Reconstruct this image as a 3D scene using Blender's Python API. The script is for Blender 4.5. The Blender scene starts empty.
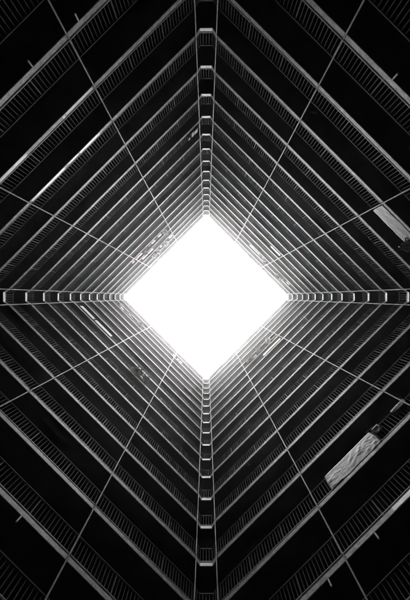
import bpy, bmesh, math, random
from mathutils import Vector, Matrix, noise
random.seed(7)
sc = bpy.context.scene
C = sc.collection

# ------------------------------------------------------------------ layout
H = 2.8                     # storey height
F = 552.0                   # focal length, photograph pixels
U0, V0 = 206.2, 297.0       # zenith point in the photograph
S = 8.512                   # half diagonal of the square light well (at the slab edges)
OUT = 11.2                  # half diagonal of the gallery back wall
EYE = 1.5                   # camera height above the courtyard
TH = 0.195                  # slab edge height
def zfloor(k): return EYE + (k + 0.165) * H
K0, K1 = 3, 19              # storeys that the photo shows; roof slab above them
R2 = math.sqrt(2)

# ------------------------------------------------------------------ materials
def mat(name, base, var=0.25, scale=3.0, rough=0.7, bump=0.0, metallic=0.0, streak=None, spec=0.5, blot=0.0):
    m = bpy.data.materials.new(name); m.use_nodes = True
    nt = m.node_tree; b = nt.nodes['Principled BSDF']
    b.inputs['Roughness'].default_value = rough
    b.inputs['Metallic'].default_value = metallic
    b.inputs['Specular IOR Level'].default_value = spec
    tc = nt.nodes.new('ShaderNodeTexCoord')
    mp = nt.nodes.new('ShaderNodeMapping')
    if streak: mp.inputs['Scale'].default_value = streak
    oi = nt.nodes.new('ShaderNodeObjectInfo')          # every copy weathers differently
    ml = nt.nodes.new('ShaderNodeMath'); ml.operation = 'MULTIPLY'; ml.inputs[1].default_value = 57.0
    nt.links.new(oi.outputs['Random'], ml.inputs[0]); nt.links.new(ml.outputs[0], mp.inputs['Location'])
    nt.links.new(tc.outputs['Object'], mp.inputs['Vector'])
    n = nt.nodes.new('ShaderNodeTexNoise'); n.inputs['Scale'].default_value = scale
    n.inputs['Detail'].default_value = 6; n.inputs['Roughness'].default_value = 0.65
    nt.links.new(mp.outputs[0], n.inputs['Vector'])
    r = nt.nodes.new('ShaderNodeValToRGB')
    lo, hi = base * (1 - var), min(0.9, base * (1 + var))
    r.color_ramp.elements[0].position = 0.33; r.color_ramp.elements[0].color = (lo, lo, lo, 1)
    r.color_ramp.elements[1].position = 0.67; r.color_ramp.elements[1].color = (hi, hi, hi, 1)
    nt.links.new(n.outputs[0], r.inputs[0]); nt.links.new(r.outputs[0], b.inputs['Base Color'])
    if blot:                                           # broad worn and repainted stretches
        n2 = nt.nodes.new('ShaderNodeTexNoise'); n2.inputs['Scale'].default_value = 0.55; n2.inputs['Detail'].default_value = 3
        nt.links.new(mp.outputs[0], n2.inputs['Vector'])
        r2 = nt.nodes.new('ShaderNodeValToRGB')
        r2.color_ramp.elements[0].position = 0.40; r2.color_ramp.elements[0].color = (1 - blot,) * 3 + (1,)
        r2.color_ramp.elements[1].position = 0.60; r2.color_ramp.elements[1].color = (1, 1, 1, 1)
        nt.links.new(n2.outputs[0], r2.inputs[0])
        mx = nt.nodes.new('ShaderNodeMix'); mx.data_type = 'RGBA'; mx.blend_type = 'MULTIPLY'; mx.inputs[0].default_value = 1.0
        nt.links.new(r.outputs[0], mx.inputs[6]); nt.links.new(r2.outputs[0], mx.inputs[7]); nt.links.new(mx.outputs[2], b.inputs['Base Color'])
    if bump:
        bp = nt.nodes.new('ShaderNodeBump'); bp.inputs['Strength'].default_value = bump
        bp.inputs['Distance'].default_value = 0.01
        nt.links.new(n.outputs[0], bp.inputs['Height']); nt.links.new(bp.outputs[0], b.inputs['Normal'])
    return m
M = {
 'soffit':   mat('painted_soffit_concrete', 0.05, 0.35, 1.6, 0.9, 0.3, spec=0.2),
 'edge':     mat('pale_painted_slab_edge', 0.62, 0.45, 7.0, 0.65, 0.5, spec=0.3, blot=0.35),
 'edge_cor': mat('white_corner_edge', 0.82, 0.15, 6.0, 0.6, 0.3, spec=0.3, blot=0.15),
 'paint_and_sun':    mat('white_paint_and_sun_patch', 0.68, 0.3, 5.0, 0.5, 0.2),  # white paint of stubs and brackets, also the sun patches painted on slab edges
 'wall':     mat('corridor_wall_paint', 0.12, 0.3, 0.8, 0.85, spec=0.2),
 'rail':     mat('painted_steel_rail', 0.10, 0.25, 4.0, 0.75, spec=0.08),
 'brail':    mat('pale_painted_steel', 0.45, 0.25, 4.0, 0.6, spec=0.25),
 'bar':      mat('painted_steel_bar', 0.09, 0.3, 5.0, 0.8, spec=0.03),
 'pipe':     mat('galvanised_pipe', 0.22, 0.25, 5.0, 0.6, spec=0.25),
 'clamp':    mat('dark_steel_clamp', 0.06, 0.3, 9.0, 0.5),
 'tarp':     mat('woven_tarpaulin', 0.14, 0.3, 5.0, 0.6, 0.3, spec=0.2),
 'tarp_p':   mat('pale_woven_tarpaulin', 0.58, 0.2, 5.0, 0.6, 0.2, spec=0.2),
 'sheet':    mat('white_cotton_sheet', 0.86, 0.04, 6.0, 0.8),
 'cloth_g':  mat('grey_cotton_cloth', 0.40, 0.3, 9.0, 0.85),
 'cloth_d':  mat('dark_cotton_cloth', 0.03, 0.4, 9.0, 0.85),
 'leaf':     mat('plant_leaf', 0.10, 0.5, 12.0, 0.5),
 'leaf_l':   mat('pale_plant_leaf', 0.55, 0.4, 12.0, 0.5),
 'pot':      mat('fired_clay_pot', 0.30, 0.3, 9.0, 0.8),
 'ground':   mat('courtyard_concrete', 0.02, 0.3, 0.8, 0.9, 0.3),
 'roof':     mat('roof_screed', 0.35, 0.3, 1.2, 0.9),
}

# ------------------------------------------------------------------ helpers
def link(name, bm, m, parent=None, smooth=False):
    me = bpy.data.meshes.new(name)
    bmesh.ops.recalc_face_normals(bm, faces=bm.faces)
    if smooth:
        for f in bm.faces: f.smooth = True
    bm.to_mesh(me); bm.free()
    me.materials.append(m)
    o = bpy.data.objects.new(name, me); C.objects.link(o)
    if parent: o.parent = parent
    return o
def thing(name, label, cat, loc=(0, 0, 0), rz=0.0, group=None):
    o = bpy.data.objects.new(name, None); C.objects.link(o)
    o.empty_display_size = 0.2
    o.location = loc; o.rotation_euler = (0, 0, rz)
    o['label'] = label; o['category'] = cat
    if group: o['group'] = group
    return o
def tag(o, label, cat, group=None):
    o['label'] = label; o['category'] = cat
    if group: o['group'] = group
    return o
def box(bm, c, d, rz=0.0):
    mt = Matrix.Translation(c) @ Matrix.Rotation(rz, 4, 'Z') @ Matrix.Diagonal((d[0], d[1], d[2], 1))
    return bmesh.ops.create_cube(bm, size=1.0, matrix=mt)['verts']
def tube(bm, pts, r, n=8, cap=True):
    rings = []
    for i, p in enumerate(pts):
        p = Vector(p)
        a = Vector(pts[max(0, i - 1)]); b = Vector(pts[min(len(pts) - 1, i + 1)])
        t = (b - a).normalized()
        up = Vector((0, 0, 1)) if abs(t.z) < 0.9 else Vector((1, 0, 0))
        x = t.cross(up).normalized(); y = x.cross(t).normalized()
        rings.append([bm.verts.new(p + (x * math.cos(2 * math.pi * j / n) + y * math.sin(2 * math.pi * j / n)) * r) for j in range(n)])
    for a, b in zip(rings, rings[1:]):
        for j in range(n):
            bm.faces.new((a[j], a[(j + 1) % n], b[(j + 1) % n], b[j]))
    if cap:
        bm.faces.new(rings[0]); bm.faces.new(rings[-1])

def rot90(p, q):            # q quarter turns
    x, y = p
    for _ in range(q): x, y = -y, x
    return (x, y)
def well_loop(off=0.0):
    """chamfered outline of the light well, grown outwards by off"""
    loop = []
    o2 = off * R2
    for q in range(4):
        b, c = 0.195, 8.405 + off
        a = 0.33; ay = S + o2 - a
        for p in ((a, ay), (b, c), (-b, c), (-a, ay)):
            loop.append(rot90(p, q))
    return loop
def sq_loop(r, per=4):
    """outer square with as many points as well_loop"""
    loop = []
    for q in range(4):
        e = 0.4
        for p in ((e, r - e), (e * .3, r - e * .3), (-e * .3, r - e * .3), (-e, r - e)):
            loop.append(rot90(p, q))
    return loop
def ring_solid(bm, inner, outer, z0, z1):
    n = len(inner)
    v = [[bm.verts.new((p[0], p[1], z)) for p in L] for L, z in ((inner, z0), (inner, z1), (outer, z1), (outer, z0))]
    for i in range(n):
        j = (i + 1) % n
        for a, b in ((0, 1), (1, 2), (2, 3), (3, 0)):
            bm.faces.new((v[a][i], v[a][j], v[b][j], v[b][i]))
def strip_solid(bm, pin, pout, z0, z1):
    """open strip between two polylines"""
    n = len(pin)
    v = [[bm.verts.new((p[0], p[1], z)) for p in L] for L, z in ((pin, z0), (pin, z1), (pout, z1), (pout, z0))]
    for i in range(n - 1):
        for a, b in ((0, 1), (1, 2), (2, 3), (3, 0)):
            bm.faces.new((v[a][i], v[a][i + 1], v[b][i + 1], v[b][i]))
    bm.faces.new([v[a][0] for a in range(4)]); bm.faces.new([v[a][-1] for a in range(4)])

# photograph pixel -> point on the railing plane of the well
def railpt(u, v, inset=0.0):
    du, dv = u - U0, V0 - v
    L1 = abs(du) + abs(dv)
    z = (S - inset) * F / L1
    return (-du * z / F, dv * z / F, z + EYE)
def side_of(u, v):
    a = 1 if u > U0 else -1; b = 1 if v < V0 else -1
    n = Vector((-a, b)).normalized()          # away from the well
    rz = math.atan2(n.y, n.x) - math.pi / 2   # local +y = away from the well
    return rz, n
def floor_anchor(k, u, v, inset=0.0):
    """base point on slab edge of storey k, below the pixel's rail point; returns loc, rz"""
    x, y, z = railpt(u, v, inset)
    rz, n = side_of(u, v)
    return (x, y, zfloor(k)), rz

# ------------------------------------------------------------------ setting
bm = bmesh.new(); g = 45
vs = [bm.verts.new((x, y, 0)) for x, y in ((-g, -g), (g, -g), (g, g), (-g, g))]; bm.faces.new(vs)
o = link('ground', bm, M['ground']); o['kind'] = 'structure'
bm = bmesh.new()
ring_solid(bm, sq_loop(OUT), sq_loop(OUT + 0.4), 0.0, zfloor(K0) - 0.004)
o = link('ground_floor_wall', bm, M['wall']); o['kind'] = 'structure'

# ------------------------------------------------------------------ a storey (shared meshes)
ordinal = {19: 'first', 18: 'second', 17: 'third', 16: 'fourth', 15: 'fifth', 14: 'sixth', 13: 'seventh',
           12: 'eighth', 11: 'ninth', 10: 'tenth', 9: 'eleventh', 8: 'twelfth', 7: 'thirteenth',
           6: 'fourteenth', 5: 'fifteenth', 4: 'sixteenth', 3: 'outermost'}
extra = {19: 'palest one, right under the roof edge', 18: 'washed out pale by the sky',
         17: 'lined with small plants', 16: 'white sheet on its upper left side',
         15: 'long row of plants on its upper left side',
         14: 'narrow white sheets on its two right sides', 13: 'small bright bracket on its lower right',
         12: 'two white sheets on its lower left side', 11: 'leafy plants on its lower left side',
         10: 'bare railings all round', 9: 'washing hung beside its top corner', 8: 'bare railings all round',
         7: 'bare railings all round', 6: 'pale tarpaulin on its upper right side',
         5: 'wrinkled tarpaulin on its lower right side', 4: 'short pipe stubs below its broad slab edge',
         3: 'only its dim handrail cutting the corners of the photo'}

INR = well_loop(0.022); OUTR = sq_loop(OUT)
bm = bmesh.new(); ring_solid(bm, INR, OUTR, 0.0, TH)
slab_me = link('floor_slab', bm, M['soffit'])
bm = bmesh.new(); ring_solid(bm, sq_loop(OUT), sq_loop(OUT + 0.25), 0.0, H - 0.003)
wall_me = link('back_wall', bm, M['wall'])

L0 = well_loop(0.0); L1_ = well_loop(0.020)
def edge_side():
    bm = bmesh.new()
    # from corner 0 (a,ay) backwards to corner 3 (-a,ay): side in quadrant +x,+y
    a = L0[0]; b = L0[15]; a2 = L1_[0]; b2 = L1_[15]
    strip_solid(bm, [a, b], [a2, b2], -0.004, TH + 0.002)
    bm.verts.ensure_lookup_table()
    return link('slab_edge', bm, M['edge'])
def edge_corner():
    bm = bmesh.new()
    strip_solid(bm, L0[0:4], L1_[0:4], -0.004, TH + 0.002)
    return link('corner_slab_edge', bm, M['edge_cor'])
side_edge0 = edge_side(); corner_edge0 = edge_corner()

# railing, side in quadrant +x,+y ; rail line 3 cm behind the slab edge
RL = well_loop(0.035)
P0 = Vector(RL[0]); P1 = Vector(RL[15])          # (+,+) side
slen = (P1 - P0).length; sdir = (P1 - P0).normalized(); srz = math.atan2(sdir.y, sdir.x)
NP = 9; HB, HT = 0.335, 1.20
def railing_side():
    bm = bmesh.new()
    nb = NP * 12
    for i in range(nb):
        if i % 12 == 0: continue
        p = P0 + sdir * (slen * i / nb)
        box(bm, (p.x, p.y, (HB + HT) / 2), (0.018, 0.018, HT - HB - 0.012), srz)
    r = link('railing', bm, M['bar'])
    bm = bmesh.new(); c = (P0 + P1) / 2
    box(bm, (c.x, c.y, HT + 0.015), (slen, 0.05, 0.036), srz)
    bmesh.ops.bevel(bm, geom=bm.edges[:], offset=0.006, segments=1, affect='EDGES')
    h = link('handrail', bm, M['rail'], r)
    bm = bmesh.new()
    box(bm, (c.x, c.y, HB), (slen, 0.034, 0.026), srz)
    b = link('bottom_rail', bm, M['brail'], r)
    for i in range(0, NP + 1):
        t = slen * i / NP
        t = min(max(t, 0.02), slen - 0.02)
        p = P0 + sdir * t
        bm = bmesh.new(); box(bm, (0, 0, (HT - TH) / 2), (0.028, 0.028, HT - TH - 0.002), srz)
        q = link('post', bm, M['rail'], r); q.location = (p.x, p.y, TH)
    return r
def railing_corner():
    pts = [Vector(p) for p in RL[0:4]]
    bm = bmesh.new(); hb = bmesh.new(); bb = bmesh.new()
    for a, b in zip(pts, pts[1:]):
        d = (b - a); L = d.length; rz = math.atan2(d.y, d.x); n = max(2, round(L / 0.10))
        for i in range(n):
            p = a + d * (i / n)
            if (p - pts[0]).length < .01: continue
            box(bm, (p.x, p.y, (HB + HT) / 2), (0.018, 0.018, HT - HB - 0.012), rz)
    r = link('railing', bm, M['bar'])
    def rail(bmx, z, w, hh):
        tt = [0.5 * w] * 4
        inn = [Vector(p) for p in well_loop(0.035 - w / 2)[0:4]]; ou = [Vector(p) for p in well_loop(0.035 + w / 2)[0:4]]
        strip_solid(bmx, [tuple(p) for p in inn], [tuple(p) for p in ou], z - hh / 2, z + hh / 2)
    rail(hb, HT + 0.015, 0.05, 0.034); rail(bb, HB, 0.034, 0.024)
    link('handrail', hb, M['rail'], r); link('bottom_rail', bb, M['brail'], r)
    return r
rail_side0 = railing_side(); rail_cor0 = railing_corner()

def copy_tree(o, parent=None):
    c = o.copy(); C.objects.link(c); c.parent = parent
    for ch in list(o.children): copy_tree(ch, c)
    return c
used_protos = set()
def take(o, parent, q=0):
    """first use moves the prototype itself, later uses copy it"""
    if o.name in used_protos: c = copy_tree(o, parent)
    else:
        used_protos.add(o.name); c = o; c.parent = parent
    c.rotation_euler = (0, 0, q * math.pi / 2)
    return c
galleries = {}
for k in range(K0, K1 + 1):
    if k == 3: lab = 'outermost gallery storey, ' + extra[3]
    elif k == 4: lab = 'broadest gallery storey near the frame, ' + extra[4]
    else: lab = f'{ordinal[k]} gallery storey out from the sky, {extra[k]}'
    t = thing('gallery_storey', lab, 'gallery', (0, 0, zfloor(k) + (0.17 if k == 3 else 0)), 0, 'gallery storeys stacked round the light well')
    galleries[k] = t
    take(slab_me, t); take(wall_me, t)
    for q in range(4):
        take(side_edge0, t, q); take(corner_edge0, t, q)
        take(rail_side0, t, q); take(rail_cor0, t, q)

# stubs of pipe under the fourth slab
for (u, v) in ((29, 62), (75, 13.5), (396.5, 75), (17, 521), (378.5, 538), (330.5, 584)):
    z = (4.165 - 0.03) * H
    # a little behind the slab edge
    du, dv = u - U0, V0 - v; L = abs(du) + abs(dv)
    s = (S + 0.028) / L
    bm = bmesh.new(); tube(bm, [(0, 0, -0.30), (0, 0, 0.001)], 0.02, 10)
    st = link('pipe_stub', bm, M['paint_and_sun'], galleries[4]); st.location = (-du * s, dv * s, -0.002)
# sun patches painted as whiter strips on two slab edges (upper left side)
def sun_patch_paint(k, u0, v0, u1, v1, hh=0.19):
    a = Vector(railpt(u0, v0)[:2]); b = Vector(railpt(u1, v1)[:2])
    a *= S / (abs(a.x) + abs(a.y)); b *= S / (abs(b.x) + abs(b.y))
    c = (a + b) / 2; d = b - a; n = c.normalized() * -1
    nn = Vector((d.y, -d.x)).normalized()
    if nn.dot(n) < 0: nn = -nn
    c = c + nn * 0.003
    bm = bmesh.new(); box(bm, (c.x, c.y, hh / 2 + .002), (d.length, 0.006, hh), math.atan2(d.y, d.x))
    o = link('sun_patch_paint', bm, M['paint_and_sun'], galleries[k]); o['label'] = 'sun patch painted as a whiter stretch of the slab edge'
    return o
sun_patch_paint(5, -2, 182, 26, 154); sun_patch_paint(5, 62.5, 117.5, 64.5, 115.5); sun_patch_paint(5, 66, 114, 92, 88, .12)
sun_patch_paint(4, 393, 509.5, 412, 490.5)
sun_patch_paint(6, 31, 200, 64, 167); sun_patch_paint(6, 68, 163, 78, 153, .12); sun_patch_paint(6, 79, 152, 99, 132)

# roof
t = thing('roof', 'flat roof slab whose edge frames the white square of sky', 'roof', (0, 0, zfloor(K1 + 1)))
bm = bmesh.new(); ring_solid(bm, well_loop(0.0), sq_loop(OUT + 7), 0.0, 0.22); link('roof_slab', bm, M['roof'], t)
bm = bmesh.new(); ring_solid(bm, well_loop(0.25), well_loop(0.45), 0.22, 0.65); link('upstand', bm, M['roof'], t)

# ------------------------------------------------------------------ vertical pipes
ZT = zfloor(K1 + 1) + 0.6
def vpipe(x, y, r, label, group, rz):
    t = thing('vertical_pipe', label, 'pipe', (x, y, 0), rz, group)
    bm = bmesh.new(); tube(bm, [(0, 0, z) for z in [i * ZT / 12 for i in range(13)]], r, 12)
    link('pipe', bm, M['pipe'], t, True)
    for k in range(K0, K1 + 2):
        bm = bmesh.new()
        box(bm, (0, 0.045, 0), (0.014, 0.09, 0.03))
        tube(bm, [(0, 0, -0.02), (0, 0, 0.02)], r + 0.008, 12)
        c = link('clamp', bm, M['clamp'], t); c.location = (0, 0, zfloor(k) + 0.1)
names = {(-1, 1): 'upper left', (1, 1): 'upper right', (-1, -1): 'lower left', (1, -1): 'lower right'}
SP = S - 0.11
for (a, b), nm in names.items():
    for frac, w in ((0.347, 'top' if b > 0 else 'bottom'), (0.653, 'left' if a < 0 else 'right')):
        x = -a * SP * frac; y = b * SP * (1 - frac)
        n = Vector((-a, b)); rz = math.atan2(n.y, n.x) - math.pi / 2
        vpipe(x, y, 0.021, f'thin straight pipe crossing the {nm} railings, the one nearer the {w} corner',
              'long pipes running up across the railings', rz)
for q, cn in ((0, 'top'), (1, 'right'), (2, 'bottom'), (3, 'left')):
    for s in (-1, 1):
        x, y = rot90((s * 0.315, 8.10), q)
        n = Vector(rot90((s * 0.707, 0.707), q)); rz = math.atan2(n.y, n.x) - math.pi / 2
        if cn in ('top', 'bottom'): w = 'left' if (-x) < 0 else 'right'
        else: w = 'upper' if y > 0 else 'lower'
        wx = {1: 'left', 3: 'right'}
        cc = {'top': 'top', 'bottom': 'bottom'}.get(cn) or ('left' if x > 0 else 'right')
        vpipe(x, y, 0.018, f'{w} one of the two thin pipes running up the {cc} corner',
              'paired pipes in the corners', rz)

# ------------------------------------------------------------------ cloth, plants, washing
def cloth(name, label, cat, k, u, v, width, ztop, zbot, material, amp=0.02, seed=0, slant=0.0, back=0.25, off=0.03, group=None, nx=None, flare=0.0, fold=0.0):
    """a sheet hung over the handrail: a drop on the well side and a short drop behind; u,v is the photo point of its middle"""
    loc, rz = floor_anchor(k, u, v)
    nx = nx or max(10, int(width * 26)); drop = ztop - zbot
    nz = max(8, int(drop * 26)); nb = 5
    bm = bmesh.new(); rows = []
    for j in range(-nb, nz + 1):
        row = []
        for i in range(nx + 1):
            s = i / nx; x = (s - 0.5) * width
            t = j / nz
            w = noise.noise(Vector((x * 2.2 + seed * 7.1, t * 1.3, seed)))
            w2 = noise.noise(Vector((x * 6 + t * 5 + seed, t * 3.5 - x * 2, seed * 3.3)))
            w3 = noise.noise(Vector((x * 15 - t * 9, t * 10, seed * 1.7)))
            disp = amp * (1.6 * w + 1.1 * w2 + 0.45 * w3)
            if fold:                                   # sharp creases running down and across from the ends
                q1 = 1 - abs(noise.noise(Vector((x * 3.5 + t * 2.6, t * 1.1 - x * .4, seed + 9)))) * 5
                q2 = 1 - abs(noise.noise(Vector((x * 7 - t * 3.5, t * 2.2, seed + 4)))) * 6
                disp = amp * (0.8 * w + 0.5 * w3) + 0.008 * fold * max(0, q1) + 0.005 * fold * max(0, q2) * abs(2 * s - 1)
            if j >= 0:
                zz = ztop - drop * t * (1 - slant * (1 - s)) + 0.02 * w * t - (0.012 * math.sin(s * 9.4 + seed) ** 2 if fold else 0) + (0.07 * noise.noise(Vector((x * 2.3, seed, 2))) * t * t if fold else 0)
                yy = -off - abs(disp) * min(1, 0.25 + 2 * t)
                yy -= flare * t
                if t < .06: yy = -off * 0.5 - 0.005; 
                xx = x + 0.02 * w2 * t + (0.10 * (s - 0.5) * fold * (t - .5) * (1 - t) if fold else 0)
            else:
                tb = -j / nb
                zz = ztop - back * tb + 0.004; yy = 0.035 + off + 0.4 * abs(disp); xx = x
            row.append(bm.verts.new((xx, yy, zz)))
        rows.append(row)
    for a, b in zip(rows, rows[1:]):
        for i in range(nx): bm.faces.new((a[i], a[i + 1], b[i + 1], b[i]))
    o = link(name, bm, material, None, True)
    md = o.modifiers.new('thickness', 'SOLIDIFY'); md.thickness = 0.004
    o.location = loc; o.rotation_euler = (0, 0, rz)
    return tag(o, label, cat, group)
def mid_len(k, u0, v0, u1, v1):
    a = Vector(railpt(u0, v0)); b = Vector(railpt(u1, v1))
    return (a - b).length, (u0 + u1) / 2, (v0 + v1) / 2

w, u, v = mid_len(6, 374, 216, 408.5, 240)
w = 1.78
cloth('tarpaulin', 'smooth pale grey tarpaulin covering the railing at the right edge of the photo', 'tarpaulin',
      6, 394, 228.5, 1.82, 1.28, 0.25, M['tarp_p'], 0.012, 3, off=0.0, fold=1)
cloth('tarpaulin', 'large wrinkled tarpaulin hung over the lower right railing, folds at both ends', 'tarpaulin',
      5, 351.3, 459.5, 1.88, 1.30, 0.24, M['tarp'], 0.02, 11, off=0.0, fold=1.7)
cloth('hanging_sheet', 'shorter white sheet on the lower left railing, nearer the left corner', 'sheet',
      12, 86, 313, 1.15, 1.27, 0.38, M['sheet'], 0.006, 1, flare=0.02)
cloth('hanging_sheet', 'longer white sheet on the lower left railing, beside a shorter one', 'sheet',
      12, 101.7, 329, 1.42, 1.27, 0.38, M['sheet'], 0.006, 2, flare=0.02)
cloth('hanging_sheet', 'narrow bright white sheet on a lower right railing close to the sky', 'sheet',
      14, 272.5, 347.5, 1.75, 1.27, 0.45, M['sheet'], 0.006, 4, flare=0.02)
cloth('hanging_sheet', 'narrow white sheet on an upper right railing, by the pipe nearer the right corner', 'sheet',
      14, 276, 250.5, 0.95, 1.27, 0.5, M['sheet'], 0.006, 5, flare=0.02)
cloth('hanging_sheet', 'thin white sheet on an upper left railing next to the plants near the sky', 'sheet',
      16, 146.5, 253, 1.25, 1.27, 0.5, M['sheet'], 0.006, 6, flare=0.02)
cloth('towel', 'dim grey towel on the railing beyond the wrinkled tarpaulin at lower right', 'towel',
      5, 397, 406, 0.5, 1.26, 0.9, M['cloth_g'], 0.02, 8)

cloth('drying_cloth', 'dark cloth bunched on the rail at the upper end of the wrinkled tarpaulin', 'cloth',
      5, 379.5, 431, 0.22, 1.28, 0.7, M['cloth_g'], 0.05, 21)
def leaf_ball(seed, r, n, droop):
    rnd = random.Random(seed); bm = bmesh.new()
    for i in range(n):
        d = Vector((rnd.gauss(0, 1), rnd.gauss(0, 1), rnd.gauss(0, 1) * 0.9 + 0.2)).normalized() * r * rnd.uniform(0.3, 1.1)
        if rnd.random() < droop: d.z -= r * rnd.uniform(0.4, 1.6)
        L = r * rnd.uniform(0.4, 0.7); W = L * 0.3
        t = Vector((rnd.gauss(0, 1), rnd.gauss(0, 1), rnd.gauss(0, .6))).normalized()
        s = t.cross(Vector((rnd.gauss(0, 1), rnd.gauss(0, 1), rnd.gauss(0, 1)))).normalized()
        nn = t.cross(s) * (L * 0.15)
        a = bm.verts.new(d - t * L); b = bm.verts.new(d + s * W + nn); c = bm.verts.new(d + t * L); e = bm.verts.new(d - s * W + nn)
        bm.faces.new((a, b, c)); bm.faces.new((a, c, e))
    for i in range(7):
        a = rnd.uniform(0, 6.28)
        tube(bm, [(0, 0, -r * 0.9), (math.cos(a) * r * .3, math.sin(a) * r * .3, 0), (math.cos(a) * r * .7, math.sin(a) * r * .7, r * rnd.uniform(.1, .8))], 0.006, 4)
    return bm
def pot_mesh():
    bm = bmesh.new(); n = 14
    prof = [(0.0, 0.0), (0.085, 0.0), (0.12, 0.17), (0.135, 0.17), (0.135, 0.205), (0.115, 0.205), (0.105, 0.16), (0.0, 0.16)]
    rings = [[bm.verts.new((r * math.cos(2 * math.pi * i / n), r * math.sin(2 * math.pi * i / n), z)) for i in range(n)] if r else [bm.verts.new((0, 0, z))] for r, z in prof]
    for a, b in zip(rings, rings[1:]):
        for i in range(n):
            j = (i + 1) % n
            if len(a) == 1: bm.faces.new((a[0], b[j], b[i]))
            elif len(b) == 1: bm.faces.new((a[i], a[j], b[0]))
            else: bm.faces.new((a[i], a[j], b[j], b[i]))
    return bm
protos = {}
def plant(k, u, v, label, group, light=False, size=0.26, zb=0.62, seed=0, droop=0.3):
    loc, rz = floor_anchor(k, u, v)
    key = (light, seed)
    root = thing('potted_plant', label, 'potted plant', loc, rz, group)
    # the pot hangs on the well side of the railing from a small hook
    if key in protos:
        parts = [p.copy() for p in protos[key]]
        for p in parts: C.objects.link(p); p.parent = root
    else:
        pt = link('pot', pot_mesh(), M['pot'], root, True)
        bm = bmesh.new(); ring = [(0.137 * math.cos(a), 0.137 * math.sin(a), 0.19) for a in [math.pi * 2 * i / 14 for i in range(15)]]
        tube(bm, ring, 0.006, 5, False); tube(bm, [(0.06, 0.12, 0.19), (0.06, 0.17, 0.5), (0.06, 0.2, 0.52)], 0.006, 5); tube(bm, [(-0.06, 0.12, 0.19), (-0.06, 0.17, 0.5), (-0.06, 0.2, 0.52)], 0.006, 5)
        hk = link('hook', bm, M['clamp'], root)
        lf = link('foliage', leaf_ball(seed, 0.26, 55, droop), M['leaf_l' if light else 'leaf'], root)
        parts = [pt, hk, lf]; protos[key] = parts
    parts[0].location = (0, -0.15, zb); parts[1].location = (0, -0.15, zb)
    parts[2].location = (0, -0.15, zb + 0.36); f = size / 0.26
    parts[2].scale = (f, f, f); parts[2].rotation_euler = (0, 0, random.uniform(0, 6.28))
    return root
def row(k, u0, v0, u1, v1, n, where, group, light=0.4, jit=0.35, white=0.6):
    n = max(3, round(n * 0.75))
    for i in range(n):
        t = (i + 0.5 + random.uniform(-jit, jit)) / n
        u, v = u0 + (u1 - u0) * t, v0 + (v1 - v0) * t
        if random.random() < white:
            dark = random.random() < 0.35
            cn = 'dark' if dark else 'white'
            cloth('drying_cloth', f"small {cn} cloth drying {where}", 'cloth', k, u, v, random.uniform(0.22, 0.5),
                  1.265, random.uniform(0.5, 0.85), M['cloth_d' if dark else 'sheet'], 0.02, i + k, off=0.03, flare=0.0 if dark else 0.015,
                  group=f'{cn} cloths drying ' + group, nx=8)
            continue
        li = random.random() < light
        lab = f"small {'pale' if li else 'dark'} leafy potted plant {where}"
        plant(k, u, v, lab, f"{'pale' if li else 'dark'} plants " + group, li,
              random.uniform(0.16, 0.28), random.uniform(0.5, 0.8), random.randrange(3), 0.3)
row(15, 131, 263, 165, 229, 12, 'in the upper left row outside the thin sheet', 'in the long upper left row', .6)
row(17, 150, 255, 172, 236, 7, 'in the upper left row nearest the sky', 'in the short upper left row', .3)
row(17, 249, 243, 268, 262, 9, 'in the bushy upper right row near the sky', 'in the upper right row', .6)
row(17, 277, 272, 290, 285, 4, 'in the upper right row toward the right corner', 'toward the right corner', .1)
row(17, 114, 301, 139, 326, 11, 'in the lower left row near the left corner', 'in the long lower left row', .7)
row(11, 131, 368, 148, 384, 5, 'in the lower left row well out from the sky', 'in the outer lower left row', .15)
row(15, 246, 364, 260, 350, 6, 'in the lower right row nearer the bottom corner', 'in the bottom lower right row', .4)
row(15, 266, 343, 275, 334, 4, 'in the lower right row above the narrow sheet', 'above the lower right sheet', .3)
row(18, 172, 355, 183, 366, 4, 'in the lower left row nearest the sky', 'in the inner lower left row', .3)
plant(6, 411, 242, 'dark leafy potted plant beside the smooth tarpaulin at the right edge', None, False, 0.22, 0.6, 0, 0.3)

# washing pegged beside the top corner
for u_, v_, w_, zb_, lb in ((195.2, 129.2, .23, .55, 'white cloth pegged beside the top corner, the one closest to it'),
                            (192.0, 133.0, .12, .40, 'white cloth pegged near the top corner, middle one of three'),
                            (188.6, 137.2, .12, .72, 'white cloth pegged near the top corner, farthest of three from it')):
    cloth('drying_cloth', lb, 'cloth', 9, u_, v_, w_, 1.27, zb_, M['sheet'], 0.02, int(u_), flare=0.03, group='cloths drying by the top corner', nx=10)

# small laundry brackets: a bent rod with a clip
def bracket(k, u, v, label, s=1.0):
    loc, rz = floor_anchor(k, u, v)
    root = thing('laundry_bracket', label, 'bracket', loc, rz, 'laundry brackets on the railings')
    bm = bmesh.new()
    tube(bm, [(0, 0.03, 0.7), (0, -0.02, 0.72), (0.02, -0.35 * s, 0.95)], 0.016, 8)
    link('arm', bm, M['paint_and_sun'], root)
    bm = bmesh.new()
    tube(bm, [(-0.25 * s, -0.33 * s, 1.02), (0.02, -0.35 * s, 0.95), (0.25 * s, -0.33 * s, 1.0)], 0.014, 8)
    link('rod', bm, M['paint_and_sun'], root)
bracket(13, 310, 321, 'small white forked bracket sticking out of a lower right railing near the right corner', 1.2)
bracket(5, 374, 434, 'bent bracket at the upper end of the wrinkled tarpaulin', 0.5)

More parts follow.
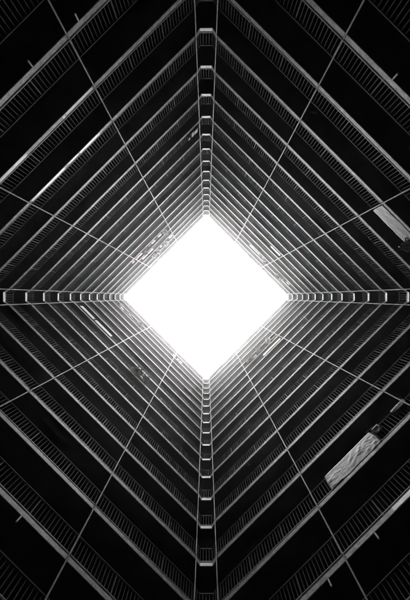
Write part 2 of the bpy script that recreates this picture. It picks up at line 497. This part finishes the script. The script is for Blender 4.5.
BLOOM_DENSITY = 0.0008  # forward-scattering volume added to imitate lens bloom round the sky opening
if BLOOM_DENSITY:
    bm = bmesh.new(); top = zfloor(K1 + 1) + 1.5
    box(bm, (0, 0, (top - 1) / 2), (92, 92, top + 1))
    hm = bpy.data.materials.new('bloom_haze'); hm.use_nodes = True; nt = hm.node_tree; nt.nodes.clear()
    ho = nt.nodes.new('ShaderNodeOutputMaterial'); hv = nt.nodes.new('ShaderNodeVolumePrincipled')
    hv.inputs['Density'].default_value = BLOOM_DENSITY; hv.inputs['Color'].default_value = (.9, .9, .9, 1); hv.inputs['Anisotropy'].default_value = 0.96
    nt.links.new(hv.outputs[0], ho.inputs['Volume'])
    o = link('bloom_haze', bm, hm); o['kind'] = 'stuff'; o['label'] = 'thin scattering volume added to imitate lens bloom round the sky'; o['category'] = 'bloom_haze'
# ------------------------------------------------------------------ light, camera, world
w = bpy.data.worlds.new('World'); sc.world = w; w.use_nodes = True
nt = w.node_tree; bg = nt.nodes['Background']
sky = nt.nodes.new('ShaderNodeTexSky'); sky.sky_type = 'NISHITA'; sky.sun_disc = False
EL, AZ = math.radians(88.5), math.radians(150)
sky.sun_elevation = EL; sky.sun_rotation = AZ; sky.air_density = 1.0; sky.dust_density = 3.0
bwn = nt.nodes.new('ShaderNodeRGBToBW')
nt.links.new(sky.outputs[0], bwn.inputs[0]); nt.links.new(bwn.outputs[0], bg.inputs[0])
bg.inputs[1].default_value = 0.15
sd = bpy.data.lights.new('sun', 'SUN'); sd.energy = 1.0; sd.angle = math.radians(90); sd.color = (1, 1, 1)
so = bpy.data.objects.new('sun', sd); C.objects.link(so); so.location = (0, 0, 80)
d = Vector((math.cos(EL) * math.sin(AZ), math.cos(EL) * math.cos(AZ), math.sin(EL)))
so.rotation_euler = d.to_track_quat('Z', 'Y').to_euler()

cd = bpy.data.cameras.new('camera'); cd.sensor_fit = 'VERTICAL'; cd.sensor_height = 24; cd.lens = F / 600 * 24
cd.shift_x = -(U0 - 205) / 600; cd.shift_y = (V0 - 300) / 600
cd.clip_start = 0.05; cd.clip_end = 500
co = bpy.data.objects.new('camera', cd); C.objects.link(co)
co.location = (0, 0, EYE); co.rotation_euler = (0, math.pi, 0)
sc.camera = co
sc.view_settings.view_transform = 'Standard'; sc.view_settings.look = 'None'
sc.view_settings.gamma = 1; sc.view_settings.use_curve_mapping = False
sc.view_settings.exposure = 3.4
sc.cycles.max_bounces = 10; sc.cycles.diffuse_bounces = 6
